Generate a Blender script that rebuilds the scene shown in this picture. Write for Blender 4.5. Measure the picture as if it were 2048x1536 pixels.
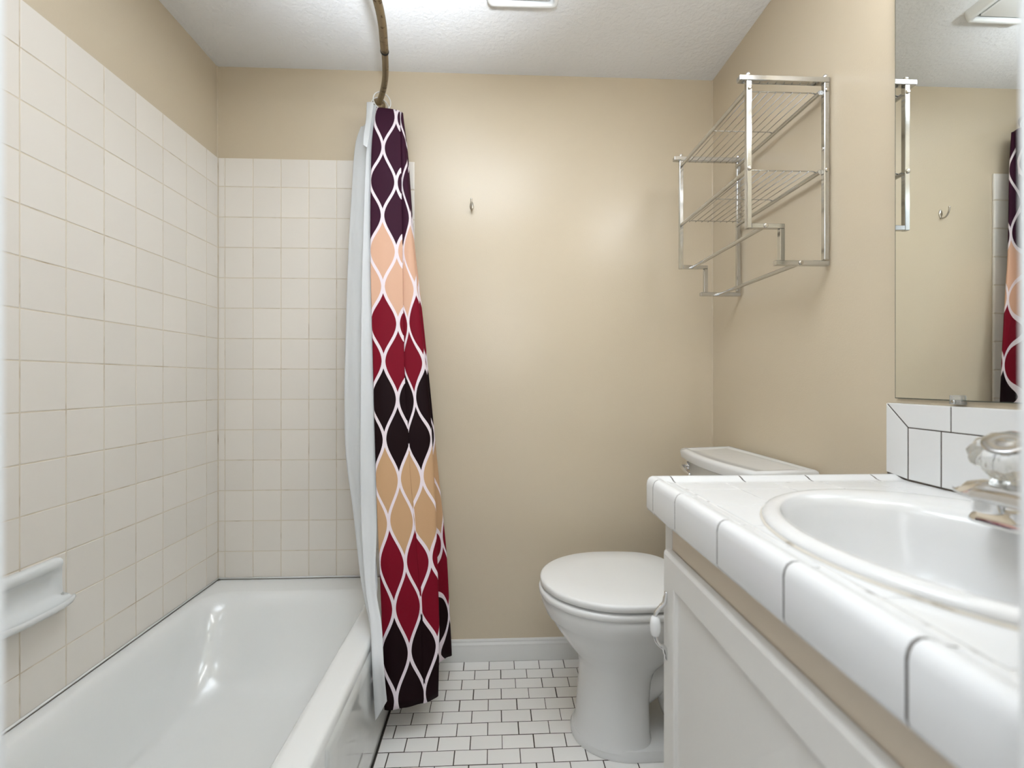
import bpy, bmesh, math, random
from mathutils import Vector, Matrix
random.seed(4)
S = bpy.context.scene
COL = S.collection
for o in list(bpy.data.objects):
    bpy.data.objects.remove(o)

# ------------------------------------------------------------------ camera, world, lights, exposure
XL, XR, YB, YF, HC = -1.117, 0.920, 1.80, 0.25, 2.418      # room shell, floor at z = 0
YAW = math.atan(35 / 870.0)
cd = bpy.data.cameras.new('camera')
cam = bpy.data.objects.new('camera', cd)
COL.objects.link(cam)
cam.location = (0, 0, 1.15)
cam.rotation_euler = (math.pi / 2, 0, -YAW)
cd.sensor_width = 36
cd.lens = 870 / 2048 * 36
cd.shift_y = -6 / 2048
cd.clip_start = 0.01
cd.dof.use_dof = True
cd.dof.focus_distance = 1.35
cd.dof.aperture_fstop = 2.4
S.camera = cam

w = bpy.data.worlds.new('world')
S.world = w
w.use_nodes = True
w.node_tree.nodes['Background'].inputs[0].default_value = (0.93, 0.96, 1.0, 1)
w.node_tree.nodes['Background'].inputs[1].default_value = 0.6

def area(name, loc, target, sx, sy, power, color=(1, 1, 1)):
    l = bpy.data.lights.new(name, 'AREA')
    l.shape = 'RECTANGLE'
    l.size, l.size_y, l.energy, l.color = sx, sy, power, color
    o = bpy.data.objects.new(name, l)
    COL.objects.link(o)
    o.location = loc
    o.rotation_euler = (Vector(target) - Vector(loc)).to_track_quat('-Z', 'Y').to_euler()
    return o
area('hall_light', (0.03, -0.25, 1.62), (0.0, 1.3, 1.35), 0.5, 0.7, 4, (0.93, 0.965, 1.0))
fl_ = bpy.data.lights.new('bounce_flash', 'SPOT')      # a flash head held in the doorway and aimed at the ceiling
fl_.energy, fl_.color, fl_.spot_size, fl_.spot_blend, fl_.shadow_soft_size = 540, (0.86, 0.93, 1.0), math.radians(66), 1.0, 0.09
fo_ = bpy.data.objects.new('bounce_flash', fl_)
COL.objects.link(fo_)
fo_.location = (0.04, 0.14, 1.60)
fo_.rotation_euler = (Vector((-0.13, 0.66, 2.418)) - fo_.location).to_track_quat('-Z', 'Y').to_euler()
S.view_settings.view_transform = 'Standard'
S.view_settings.look = 'None'
S.view_settings.gamma = 1
S.view_settings.use_curve_mapping = False
S.view_settings.exposure = -0.03

# ------------------------------------------------------------------ materials
def lin(r, g, b):
    f = lambda c: c / 12.92 if c <= 0.04045 else ((c + 0.055) / 1.055) ** 2.4
    return (f(r / 255), f(g / 255), f(b / 255), 1)

def mat(name, col, rough=0.5, metal=0.0, spec=0.5, bump=None, vary=0.0, coat=0.0, trans=0.0, ior=None, mottle=None):
    m = bpy.data.materials.new(name)
    m.use_nodes = True
    nt = m.node_tree
    p = nt.nodes['Principled BSDF']
    p.inputs['Base Color'].default_value = col
    p.inputs['Roughness'].default_value = rough
    p.inputs['Metallic'].default_value = metal
    p.inputs['Specular IOR Level'].default_value = spec
    p.inputs['Coat Weight'].default_value = coat
    p.inputs['Transmission Weight'].default_value = trans
    if ior:
        p.inputs['IOR'].default_value = ior
    L = nt.links.new
    cur = None
    if vary:
        oi = nt.nodes.new('ShaderNodeObjectInfo')
        hs = nt.nodes.new('ShaderNodeHueSaturation')
        mr = nt.nodes.new('ShaderNodeMapRange')
        mr.inputs[3].default_value = 1 - vary
        mr.inputs[4].default_value = 1 + vary
        L(oi.outputs['Random'], mr.inputs[0])
        L(mr.outputs[0], hs.inputs['Value'])
        hs.inputs['Color'].default_value = col
        L(hs.outputs[0], p.inputs['Base Color'])
    if mottle:
        sc, c2, lo, hi = mottle
        tc = nt.nodes.new('ShaderNodeTexCoord')
        n = nt.nodes.new('ShaderNodeTexNoise')
        n.inputs['Scale'].default_value = sc
        n.inputs['Detail'].default_value = 5
        r = nt.nodes.new('ShaderNodeMapRange')
        r.inputs[1].default_value, r.inputs[2].default_value = lo, hi
        mx = nt.nodes.new('ShaderNodeMix')
        mx.data_type = 'RGBA'
        mx.inputs[6].default_value = col
        mx.inputs[7].default_value = c2
        L(tc.outputs['Object'], n.inputs['Vector'])
        L(n.outputs['Fac'], r.inputs[0])
        L(r.outputs[0], mx.inputs[0])
        L(mx.outputs[2], p.inputs['Base Color'])
    if bump:
        sc, st, dist = bump[:3]
        tc = nt.nodes.new('ShaderNodeTexCoord')
        n = nt.nodes.new('ShaderNodeTexNoise')
        n.inputs['Scale'].default_value = sc
        n.inputs['Detail'].default_value = 4
        b = nt.nodes.new('ShaderNodeBump')
        b.inputs['Strength'].default_value = st
        b.inputs['Distance'].default_value = dist
        L(tc.outputs['Object'], n.inputs['Vector'])
        L(n.outputs['Fac'], b.inputs['Height'])
        L(b.outputs[0], p.inputs['Normal'])
    return m

M = {}
M['paint'] = mat('beige_wall_paint', lin(210, 196, 172), 0.27, spec=0.5, bump=(210, 0.16, 0.002))
M['ceiling'] = mat('textured_ceiling_paint', lin(240, 241, 243), 0.75, bump=(75, 0.45, 0.006))
M['walltile'] = mat('cream_wall_tile', lin(234, 228, 219), 0.22, vary=0.022)
M['grout_light'] = mat('tan_grout', lin(219, 208, 188), 0.85, mottle=(14, lin(182, 164, 138), 0.54, 0.74))
M['floortile'] = mat('white_floor_tile', lin(243, 241, 237), 0.28, vary=0.02)
M['grout_dark'] = mat('dark_grout', lin(62, 54, 47), 0.9, mottle=(60, lin(88, 79, 70), 0.4, 0.7))
M['grout_white'] = mat('white_grout', lin(214, 213, 210), 0.85, mottle=(30, lin(150, 147, 143), 0.56, 0.66))
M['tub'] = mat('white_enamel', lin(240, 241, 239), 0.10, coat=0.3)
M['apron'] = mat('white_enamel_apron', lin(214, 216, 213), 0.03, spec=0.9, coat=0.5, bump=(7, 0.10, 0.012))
M['china'] = mat('white_china', lin(226, 226, 224), 0.14, bump=(24, 0.015, 0.02))
M['seatplastic'] = mat('white_seat_plastic', lin(236, 236, 234), 0.22)
M['dish'] = mat('white_ceramic', lin(226, 228, 227), 0.16)
M['countertile'] = mat('white_counter_tile', lin(232, 233, 233), 0.12, vary=0.008, bump=(30, 0.03, 0.01))
M['sink'] = mat('white_sink_china', lin(230, 230, 229), 0.12)
M['caulk'] = mat('sink_caulk', lin(216, 210, 198), 0.6, mottle=(25, lin(140, 128, 108), 0.56, 0.72))
M['chrome'] = mat('chrome', (0.78, 0.78, 0.78, 1), 0.08, metal=1)
M['satin'] = mat('brushed_chrome', (0.56, 0.56, 0.555, 1), 0.13, metal=1)
M['nickel'] = mat('nickel', (0.55, 0.52, 0.47, 1), 0.2, metal=1)
M['brass'] = mat('tarnished_brass', lin(142, 126, 100), 0.38, metal=0.75, mottle=(70, lin(80, 62, 42), 0.56, 0.70))
M['trim'] = mat('white_trim_paint', lin(226, 225, 221), 0.4, bump=(120, 0.1, 0.002))
M['jamb'] = mat('white_jamb_paint', lin(236, 238, 238), 0.45)
M['cabinet'] = mat('white_cabinet_paint', lin(226, 224, 219), 0.45, bump=(90, 0.12, 0.002))
M['rail'] = mat('cream_cabinet_paint', lin(222, 209, 190), 0.42)
M['mirror'] = mat('mirror_silver', (0.84, 0.86, 0.84, 1), 0.0, metal=1)
M['glassedge'] = mat('dark_glass_edge', lin(70, 78, 72), 0.2)
M['clear'] = mat('clear_acrylic', (0.93, 0.93, 0.91, 1), 0.05, trans=0.82, ior=1.42)
M['clip'] = mat('clear_clip_plastic', (0.95, 0.95, 0.93, 1), 0.12, trans=0.8, ior=1.45)
M['plastic'] = mat('white_vent_plastic', lin(238, 239, 238), 0.35)
M['ventdark'] = mat('vent_interior', lin(96, 96, 92), 0.7)
M['dark'] = mat('dark_gap', lin(40, 37, 33), 0.9)

M['bulb'] = mat('frosted_bulb', (1, 1, 1, 1), 0.4)
p = M['bulb'].node_tree.nodes['Principled BSDF']
p.inputs['Emission Color'].default_value = (0.93, 0.965, 1.0, 1)
p.inputs['Emission Strength'].default_value = 26.0

def cloth_white():
    m = bpy.data.materials.new('white_liner_fabric')
    m.use_nodes = True
    nt = m.node_tree
    p = nt.nodes['Principled BSDF']
    p.inputs['Base Color'].default_value = lin(240, 242, 243)
    p.inputs['Roughness'].default_value = 0.6
    tr = nt.nodes.new('ShaderNodeBsdfTranslucent')
    tr.inputs[0].default_value = lin(238, 241, 243)
    mx = nt.nodes.new('ShaderNodeMixShader')
    mx.inputs[0].default_value = 0.3
    nt.links.new(p.outputs[0], mx.inputs[1])
    nt.links.new(tr.outputs[0], mx.inputs[2])
    nt.links.new(mx.outputs[0], nt.nodes['Material Output'].inputs[0])
    tc = nt.nodes.new('ShaderNodeTexCoord')
    mp = nt.nodes.new('ShaderNodeMapping')
    mp.inputs['Scale'].default_value = (14, 14, 3)
    n = nt.nodes.new('ShaderNodeTexNoise')
    n.inputs['Scale'].default_value = 1.0
    n.inputs['Detail'].default_value = 3
    b = nt.nodes.new('ShaderNodeBump')
    b.inputs['Strength'].default_value = 0.5
    b.inputs['Distance'].default_value = 0.02
    nt.links.new(tc.outputs['Object'], mp.inputs[0])
    nt.links.new(mp.outputs[0], n.inputs['Vector'])
    nt.links.new(n.outputs['Fac'], b.inputs['Height'])
    nt.links.new(b.outputs[0], p.inputs['Normal'])
    return m
M['liner'] = cloth_white()

def cloth_ogee():
    """printed ogee lattice: white wavy lines between leaf cells coloured row by row"""
    m = bpy.data.materials.new('ogee_print_fabric')
    m.use_nodes = True
    nt = m.node_tree
    p = nt.nodes['Principled BSDF']
    L = nt.links.new
    def math_(op, a, b=None, c=None):
        n = nt.nodes.new('ShaderNodeMath')
        n.operation = op
        for i, v in enumerate((a, b, c)):
            if v is None:
                continue
            if isinstance(v, (int, float)):
                n.inputs[i].default_value = v
            else:
                L(v, n.inputs[i])
        return n.outputs[0]
    uv = nt.nodes.new('ShaderNodeUVMap')
    sp = nt.nodes.new('ShaderNodeSeparateXYZ')
    L(uv.outputs[0], sp.inputs[0])
    u, v = sp.outputs[0], sp.outputs[1]
    um = math_('FLOORED_MODULO', u, 2.0)
    ph = math_('MULTIPLY', v, 2 * math.pi)
    c = math_('MULTIPLY', math_('COSINE', ph), 0.47)
    sl = math_('SINE', ph)
    d0 = math_('ABSOLUTE', math_('SUBTRACT', um, c))
    x1 = math_('SUBTRACT', 1.0, c)
    d1 = math_('ABSOLUTE', math_('SUBTRACT', um, x1))
    d2 = math_('ABSOLUTE', math_('SUBTRACT', math_('SUBTRACT', um, 2.0), c))
    d = math_('MINIMUM', d0, math_('MINIMUM', d1, d2))
    wid = math_('ADD', 0.096, math_('MULTIPLY', math_('ABSOLUTE', sl), 0.02))
    line = math_('LESS_THAN', d, wid)
    inA = math_('MAXIMUM', math_('MULTIPLY', math_('GREATER_THAN', um, c), math_('LESS_THAN', um, x1)), math_('GREATER_THAN', um, math_('ADD', 2.0, c)))
    ia = math_('FLOOR', v)
    ib = math_('FLOOR', math_('SUBTRACT', v, 0.5))
    idx = math_('ADD', math_('MULTIPLY', inA, ia), math_('MULTIPLY', math_('SUBTRACT', 1.0, inA), ib))
    fac = math_('DIVIDE', math_('ADD', idx, 1.5), 10.0)
    rp = nt.nodes.new('ShaderNodeValToRGB')
    rp.color_ramp.interpolation = 'CONSTANT'
    plum, peach, red, black, tan = lin(56, 22, 42), lin(219, 176, 150), lin(122, 12, 34), lin(24, 6, 10), lin(198, 160, 122)
    seq = [plum, plum, peach, red, black, tan, red, black, black, black]
    e = rp.color_ramp.elements
    e[0].position, e[0].color = 0.0, seq[0]
    e[1].position, e[1].color = 0.1, seq[1]
    for i in range(2, 10):
        k = e.new(i / 10.0)
        k.color = seq[i]
    L(fac, rp.inputs[0])
    mx = nt.nodes.new('ShaderNodeMix')
    mx.data_type = 'RGBA'
    L(line, mx.inputs[0])
    L(rp.outputs[0], mx.inputs[6])
    mx.inputs[7].default_value = lin(238, 226, 232)
    L(mx.outputs[2], p.inputs['Base Color'])
    p.inputs['Roughness'].default_value = 0.62
    p.inputs['Specular IOR Level'].default_value = 0.12
    p.inputs['Sheen Weight'].default_value = 0.0
    wv = nt.nodes.new('ShaderNodeTexNoise')
    wv.inputs['Scale'].default_value = 60
    mp = nt.nodes.new('ShaderNodeMapping')
    mp.inputs['Scale'].default_value = (0.3, 6, 1)
    L(uv.outputs[0], mp.inputs[0])
    L(mp.outputs[0], wv.inputs['Vector'])
    b = nt.nodes.new('ShaderNodeBump')
    b.inputs['Strength'].default_value = 0.15
    b.inputs['Distance'].default_value = 0.002
    L(wv.outputs['Fac'], b.inputs['Height'])
    L(b.outputs[0], p.inputs['Normal'])
    return m
M['ogee'] = cloth_ogee()

# ------------------------------------------------------------------ mesh helpers (all coordinates in the room's metres)
def wloc(o):
    v = Vector((0, 0, 0))
    while o is not None:
        v += o.location
        o = o.parent
    return v

def link(name, me, parent=None, loc=(0, 0, 0)):
    o = bpy.data.objects.new(name, me)
    COL.objects.link(o)
    o.location = loc
    if parent is not None:
        o.parent = parent
    return o

def tag(o, label=None, cat=None, group=None, kind=None):
    for k, v in (('label', label), ('category', cat), ('group', group), ('kind', kind)):
        if v:
            o[k] = v
    return o

def thing(name, loc, label, cat, group=None):
    o = link(name, None, None, loc)
    o.empty_display_size = 0.05
    return tag(o, label, cat, group)

def obj(name, geo, m, parent=None, smooth=False, kind=None, label=None, angle=None):
    vs, fs = geo
    base = wloc(parent)
    me = bpy.data.meshes.new(name)
    me.from_pydata([tuple(Vector(v) - base) for v in vs], [], fs)
    me.materials.append(M[m])
    bm = bmesh.new()
    bm.from_mesh(me)
    bmesh.ops.recalc_face_normals(bm, faces=bm.faces)
    bm.to_mesh(me)
    bm.free()
    if smooth:
        me.polygons.foreach_set('use_smooth', [True] * len(me.polygons))
        if angle is not None:
            me.set_sharp_from_angle(angle=math.radians(angle))
    o = link(name, me, parent)
    if kind:
        o['kind'] = kind
    if label:
        o['label'] = label
    return o

def join(*gs):
    vs, fs = [], []
    for g in gs:
        k = len(vs)
        vs += list(g[0])
        fs += [tuple(i + k for i in f) for f in g[1]]
    return vs, fs

def box(x0, x1, y0, y1, z0, z1):
    v = [(x, y, z) for x in (x0, x1) for y in (y0, y1) for z in (z0, z1)]
    f = [(0, 1, 3, 2), (4, 6, 7, 5), (0, 4, 5, 1), (2, 3, 7, 6), (0, 2, 6, 4), (1, 5, 7, 3)]
    return v, f

def bbox(x0, x1, y0, y1, z0, z1, r=0.002, seg=2):
    bm = bmesh.new()
    vs, fs = box(x0, x1, y0, y1, z0, z1)
    bv = [bm.verts.new(v) for v in vs]
    for f in fs:
        bm.faces.new([bv[i] for i in f])
    bmesh.ops.recalc_face_normals(bm, faces=bm.faces)
    bmesh.ops.bevel(bm, geom=list(bm.edges), offset=r, segments=seg, affect='EDGES', profile=0.5)
    bm.verts.index_update()
    g = ([tuple(v.co) for v in bm.verts], [tuple(v.index for v in f.verts) for f in bm.faces])
    bm.free()
    return g

def loft(rings, cap0=True, cap1=True, closed=True):
    n = len(rings[0])
    vs = [tuple(p) for r in rings for p in r]
    fs = []
    for i in range(len(rings) - 1):
        for j in range(n if closed else n - 1):
            a, b = i * n + j, i * n + (j + 1) % n
            fs.append((a, b, b + n, a + n))
    if cap0:
        fs.append(tuple(reversed(range(n))))
    if cap1:
        fs.append(tuple((len(rings) - 1) * n + j for j in range(n)))
    return vs, fs

def tube(path, r, n=10, cap=True, ell=1.0):
    P = [Vector(p) for p in path]
    rad = r if isinstance(r, (list, tuple)) else [r] * len(P)
    rings = []
    t0 = (P[1] - P[0]).normalized()
    up = Vector((0, 0, 1)) if abs(t0.z) < 0.9 else Vector((1, 0, 0))
    s = t0.cross(up).normalized()
    for i, q in enumerate(P):
        a = P[max(i - 1, 0)]
        b = P[min(i + 1, len(P) - 1)]
        t = (b - a).normalized()
        s = (s - t * s.dot(t)).normalized()
        k = t.cross(s)
        rings.append([q + (s * math.cos(2 * math.pi * j / n) + k * math.sin(2 * math.pi * j / n) * ell) * rad[i] for j in range(n)])
    return loft(rings, cap, cap)

def lathe(profile, origin=(0, 0, 0), axis=(0, 0, 1), n=24, flute=0.0, nf=12):
    """profile: list of (radius, height)"""
    a = Vector(axis).normalized()
    q = Vector((0, 0, 1)).rotation_difference(a)
    o = Vector(origin)
    rings = []
    for r, h, *fl in profile:
        k = fl[0] if fl else 0
        rings.append([o + q @ Vector((r * (1 + k * flute * math.cos(nf * 2 * math.pi * j / n)) * math.cos(2 * math.pi * j / n),
                                      r * (1 + k * flute * math.cos(nf * 2 * math.pi * j / n)) * math.sin(2 * math.pi * j / n), h)) for j in range(n)])
    return loft(rings)

def crom(pts, n):
    P = [Vector(p) for p in pts]
    out = []
    for i in range(len(P) - 1):
        a, b, c, d = P[max(i - 1, 0)], P[i], P[i + 1], P[min(i + 2, len(P) - 1)]
        for k in range(n):
            t = k / n
            out.append(0.5 * ((2 * b) + (c - a) * t + (2 * a - 5 * b + 4 * c - d) * t * t + (3 * b - a - 3 * c + d) * t ** 3))
    out.append(P[-1])
    return out

def inset(poly, d):
    n = len(poly)
    out = []
    ar = sum(poly[i][0] * poly[(i + 1) % n][1] - poly[(i + 1) % n][0] * poly[i][1] for i in range(n))
    sg = 1 if ar > 0 else -1
    for i in range(n):
        p0, p1, p2 = Vector(poly[i - 1]), Vector(poly[i]), Vector(poly[(i + 1) % n])
        e1, e2 = (p1 - p0).normalized(), (p2 - p1).normalized()
        n1, n2 = Vector((-e1.y, e1.x)) * sg, Vector((-e2.y, e2.x)) * sg
        b = (n1 + n2)
        b = b / max(0.2, (1 + n1.dot(n2)))
        out.append(p1 + b * d)
    return out

def prism(poly, h, ch, mapf):
    """bevelled slab over a 2-D polygon; mapf(a, b, height) gives the point"""
    n = len(poly)
    p1 = inset(poly, ch)
    p05 = inset(poly, ch * 0.3)
    rings = [[mapf(a, b, 0) for a, b in poly], [mapf(a, b, h - ch) for a, b in poly],
             [mapf(a, b, h - ch * 0.3) for a, b in p05], [mapf(a, b, h) for a, b in p1]]
    return loft(rings, False, True)

TILES = {}
def tile(parent, m, mapf, a0, a1, b0, b1, h, ch, key, name='tile'):
    """rectangular tile piece sharing mesh data with equal pieces"""
    wd, ht = round(a1 - a0, 4), round(b1 - b0, 4)
    k = (key, m, wd, ht)
    origin = Vector(mapf(a0, b0, 0))
    if k not in TILES:
        g = prism([(0, 0), (wd, 0), (wd, ht), (0, ht)], h, ch, lambda a, b, c: tuple(Vector(mapf(a0 + a, b0 + b, c)) - origin))
        me = bpy.data.meshes.new(name)
        me.from_pydata(g[0], [], g[1])
        me.materials.append(M[m])
        bm = bmesh.new()
        bm.from_mesh(me)
        bmesh.ops.recalc_face_normals(bm, faces=bm.faces)
        bm.to_mesh(me)
        bm.free()
        TILES[k] = me
    return link(name, TILES[k], parent, origin - wloc(parent))

# ------------------------------------------------------------------ room shell
T = 0.1
wl = tag(obj('wall_left', box(XL - T, XL, YF - 0.12, YB + T, 0, HC), 'paint'), kind='structure')
wb = tag(obj('wall_back', box(XL, XR, YB, YB + T, 0, HC), 'paint'), kind='structure')
wr = tag(obj('wall_right', box(XR, XR + T, YF - 0.12, YB + T, 0, HC), 'paint'), kind='structure')
DX0, DX1, DH = -0.2875, 0.338, 2.06
wf = tag(obj('wall_front', join(box(XL, DX0, YF - 0.12, YF, 0, HC), box(DX1, XR, YF - 0.12, YF, 0, HC), box(DX0, DX1, YF - 0.12, YF, DH, HC)), 'paint'), kind='structure')
fl = tag(obj('floor', box(XL - T, XR + T, YF - 0.12, YB + T, -0.08, -0.0009), 'grout_dark'), kind='structure')
ce = tag(obj('ceiling', box(XL - T, XR + T, YF - 0.12, YB + T, HC, HC + 0.08), 'ceiling'), kind='structure')
dr = tag(obj('door_1', bbox(DX0 - 0.001, DX0 + 0.018, YF - 0.125, YF + 0.002, 0, DH + 0.001, 0.003), 'jamb'), kind='structure')
obj('jamb', bbox(DX1 - 0.021, DX1 + 0.001, YF - 0.125, YF + 0.002, 0, DH + 0.001, 0.003), 'jamb', dr)
obj('head_jamb', bbox(DX0 + 0.018, DX1 - 0.021, YF - 0.125, YF + 0.002, DH - 0.02, DH + 0.001, 0.003), 'jamb', dr)

# baseboard along the back wall, with a moulded profile
prof = [(0, 0), (0.014, 0), (0.014, 0.048), (0.011, 0.056), (0.011, 0.066), (0.006, 0.074), (0.006, 0.08), (0.003, 0.086), (0, 0.086)]
tag(obj('baseboard_back', loft([[(x, YB - a, b) for a, b in prof] for x in (-0.366, XR - 0.001)]), 'trim', smooth=True, angle=25), kind='structure')

# painted corner bead lines where walls meet (raised caulk)
tag(obj('trim_1', tube([(XL + 0.001, YB - 0.001, 2.05), (XL + 0.001, YB - 0.001, HC)], 0.003, 6), 'paint'), kind='structure')
tag(obj('trim_2', tube([(XR - 0.001, YB - 0.001, 0.1), (XR - 0.001, YB - 0.001, HC)], 0.003, 6), 'paint'), kind='structure')

# wall tiles ----------------------------------------------------------------
ZT0 = 0.352
PZ = 0.1222
rows = []
z = 2.047 - 0.116
rows.append((z, 2.047))
while z > ZT0 + 0.002:
    z0 = max(z - PZ, ZT0)
    rows.append((z0, z))
    z = z0
G = 0.0013
obj('tile_bed', box(XL, XL + 0.0072, YF + 0.002, YB, ZT0, 2.046), 'grout_light', wl)
obj('tile_bed', box(XL + 0.0072, -0.328, YB - 0.0072, YB, ZT0, 2.046), 'grout_light', wb)
obj('sealant', tube([(XL + 0.0119, YF + 0.02, 0.3587), (XL + 0.0119, YB - 0.0125, 0.3587)], 0.0035, 6), 'tub', wl, smooth=True)
obj('sealant', tube([(XL + 0.016, YB - 0.0119, 0.3587), (-0.40, YB - 0.0119, 0.3587)], 0.0035, 6), 'tub', wb, smooth=True)
mapL = lambda a, b, h: (XL + 0.002 + h, a, b)
mapB = lambda a, b, h: (a, YB - 0.002 - h, b)
ycols = [(YB - 0.0085 - 0.0682, YB - 0.0085)]
while ycols[-1][0] > YF + 0.03:
    ycols.append((max(ycols[-1][0] - 0.1101, YF + 0.003), ycols[-1][0]))
SOAP = (0.984, 1.143, 0.580, 0.703)
for z0, z1 in rows:
    for y0, y1 in ycols:
        tile(wl, 'walltile', mapL, y0 + G, y1 - G, z0 + G, z1 - G, 0.0062, 0.0012, 'L')
xcols = [(XL + 0.0088, -1.0825)]
while xcols[-1][1] < -0.45:
    xcols.append((xcols[-1][1], xcols[-1][1] + 0.1105))
xcols.append((xcols[-1][1], -0.3255))
for z0, z1 in rows:
    for x0, x1 in xcols:
        last = x1 > -0.33
        tile(wb, 'walltile', mapB, x0 + G, x1 - G, z0 + G, z1 - G, 0.0075 if last else 0.0062, 0.004 if last else 0.0012, 'B' + str(last))

# floor tiles ---------------------------------------------------------------
mapF = lambda a, b, h: (a, b, -0.006 + h)
FX0, FX1 = -0.366, XR
PXF, PYF = 0.1016, 0.0533
r = 0
y = YB - 0.013
while y > 0.62:
    y0 = y - PYF
    xs = -0.2805 - (0.0465 if r % 2 == 0 else 0.0) - 2 * PXF
    while xs < FX1:
        a0, a1 = max(xs, FX0 + 0.004), min(xs + PXF, FX1)
        cx, cy = (a0 + a1) / 2, (y0 + y) / 2
        if a1 - a0 > 0.012 and not (a0 > 0.42 and y < 0.93) and not (cx > 0.75):
            jx, jy = random.uniform(-0.0006, 0.0006), random.uniform(-0.0005, 0.0005)
            o = tile(fl, 'floortile', mapF, a0 + 0.0015, a1 - 0.0015, y0 + 0.0014, y - 0.0014, 0.006, 0.0007, 'F')
            o.location.x += jx if a1 - a0 > 0.09 else 0
            o.location.y += jy
        xs += PXF
    y = y0
    r += 1

# ------------------------------------------------------------------ bathtub
def rrect(x0, x1, y0, y1, r, z, n=8):
    pts = []
    for cx, cy, a0 in ((x1 - r, y1 - r, 0), (x0 + r, y1 - r, 90), (x0 + r, y0 + r, 180), (x1 - r, y0 + r, 270)):
        for k in range(n + 1):
            a = math.radians(a0 + 90 * k / n)
            pts.append((cx + r * math.cos(a), cy + r * math.sin(a), z))
    return pts
tub = thing('bathtub', (-0.74, 1.04, 0), 'glossy white built-in bathtub under the cream tiled walls', 'bathtub')
X0 = XL + 0.0098
Y1 = YB - 0.0095
rings = [rrect(X0, -0.378, YF + 0.003, Y1, 0.004, 0.02), rrect(X0, -0.378, YF + 0.003, Y1, 0.004, 0.335), rrect(X0 + .001, -0.380, YF + 0.004, Y1 - .001, 0.006, 0.347), rrect(X0 + .004, -0.386, YF + 0.008, Y1 - .004, 0.008, 0.3535),
         rrect(X0 + 0.012, -0.395, YF + 0.02, Y1 - 0.012, 0.012, 0.3545),
         rrect(-1.078, -0.448, 0.40, 1.690, 0.085, 0.354), rrect(-1.070, -0.456, 0.41, 1.682, 0.09, 0.352), rrect(-1.062, -0.465, 0.42, 1.672, 0.095, 0.345),
         rrect(-1.054, -0.474, 0.43, 1.660, 0.10, 0.333), rrect(-1.047, -0.482, 0.44, 1.645, 0.11, 0.31), rrect(-1.040, -0.489, 0.45, 1.62, 0.125, 0.26),
         rrect(-1.030, -0.499, 0.46, 1.58, 0.14, 0.19), rrect(-1.018, -0.511, 0.48, 1.535, 0.15, 0.13), rrect(-1.002, -0.527, 0.50, 1.495, 0.155, 0.095),
         rrect(-0.975, -0.555, 0.54, 1.45, 0.15, 0.076), rrect(-0.93, -0.60, 0.60, 1.38, 0.13, 0.070), rrect(-0.86, -0.67, 0.72, 1.2, 0.08, 0.068)]
obj('basin', loft(rings, False, True), 'tub', tub, smooth=True, angle=50)
ap = [(1.0, 0.0), (1.0, 0.30), (0.985, 0.31)]
def apron():
    # raised front panel with a sloping top edge and a rounded near end
    sec = [(-0.3795, 0.328), (-0.3735, 0.322), (-0.369, 0.312), (-0.3675, 0.30), (-0.3672, 0.18), (-0.3670, 0.06), (-0.3668, 0.004)]
    rings = []
    ys = [0.985, 0.9862, 0.989, 0.993, 0.998] + [1.0 + 0.04 * k for k in range(1, 20)] + [1.784]
    sc = [0.0, 0.35, 0.65, 0.87, 1.0] + [1.0] * 20
    for yy, s in zip(ys, sc):
        rings.append([(-0.3795 + (x + 0.3795) * s, yy, zz) for x, zz in sec])
    return loft(rings, False, False, closed=False)
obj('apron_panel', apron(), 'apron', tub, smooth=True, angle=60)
obj('caulk_bead', tube([(-0.366, 0.29, -0.002), (-0.366, 1.785, -0.002)], 0.0035, 6), 'dark', tub)

# ------------------------------------------------------------------ soap dish on the left wall
sd = thing('soap_dish', (XL + 0.0082, 1.06, 0.585), 'white ceramic soap dish on the tiled left wall', 'soap dish')
yc, hy = 1.0635, 0.0800
rings = []
N = 28
for i in range(N + 1):
    t = -1 + 2 * i / N
    yy = yc + t * hy
    e = max(0.0, 1 - abs(t) ** 10)           # recess and band fade at the ends
    k = math.sqrt(max(0.0, 1 - (abs(t) * 0.93) ** 2.6))
    ytray = yc + t * (hy + 0.016)
    xb = XL + 0.0081
    xf = xb + 0.018
    xr = xf - 0.0172 * e
    xt = xf + 0.003 + 0.036 * k
    rings.append([(xb, yy, 0.704), (xf - 0.004, yy, 0.704), (xf + 0.002, yy, 0.699), (xf + 0.003, yy, 0.690), (xf, yy, 0.681), (xr + 0.004 * e, yy, 0.674), (max(xr, xb + 0.001), yy, 0.664),
                  (max(xr, xb + 0.001), yy, 0.640), (max(xr, xb + 0.001) + 0.002, yy, 0.618), (xf + 0.002, ytray, 0.606), (xt - 0.010, ytray, 0.602), (xt - 0.004, ytray, 0.606),
                  (xt, ytray, 0.604), (xt + 0.001, ytray, 0.598), (xt - 0.004, ytray, 0.590), (xf + 0.004, ytray, 0.580), (xb, yy, 0.574)])
obj('dish_body', loft(rings), 'dish', sd, smooth=True, angle=70)

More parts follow.
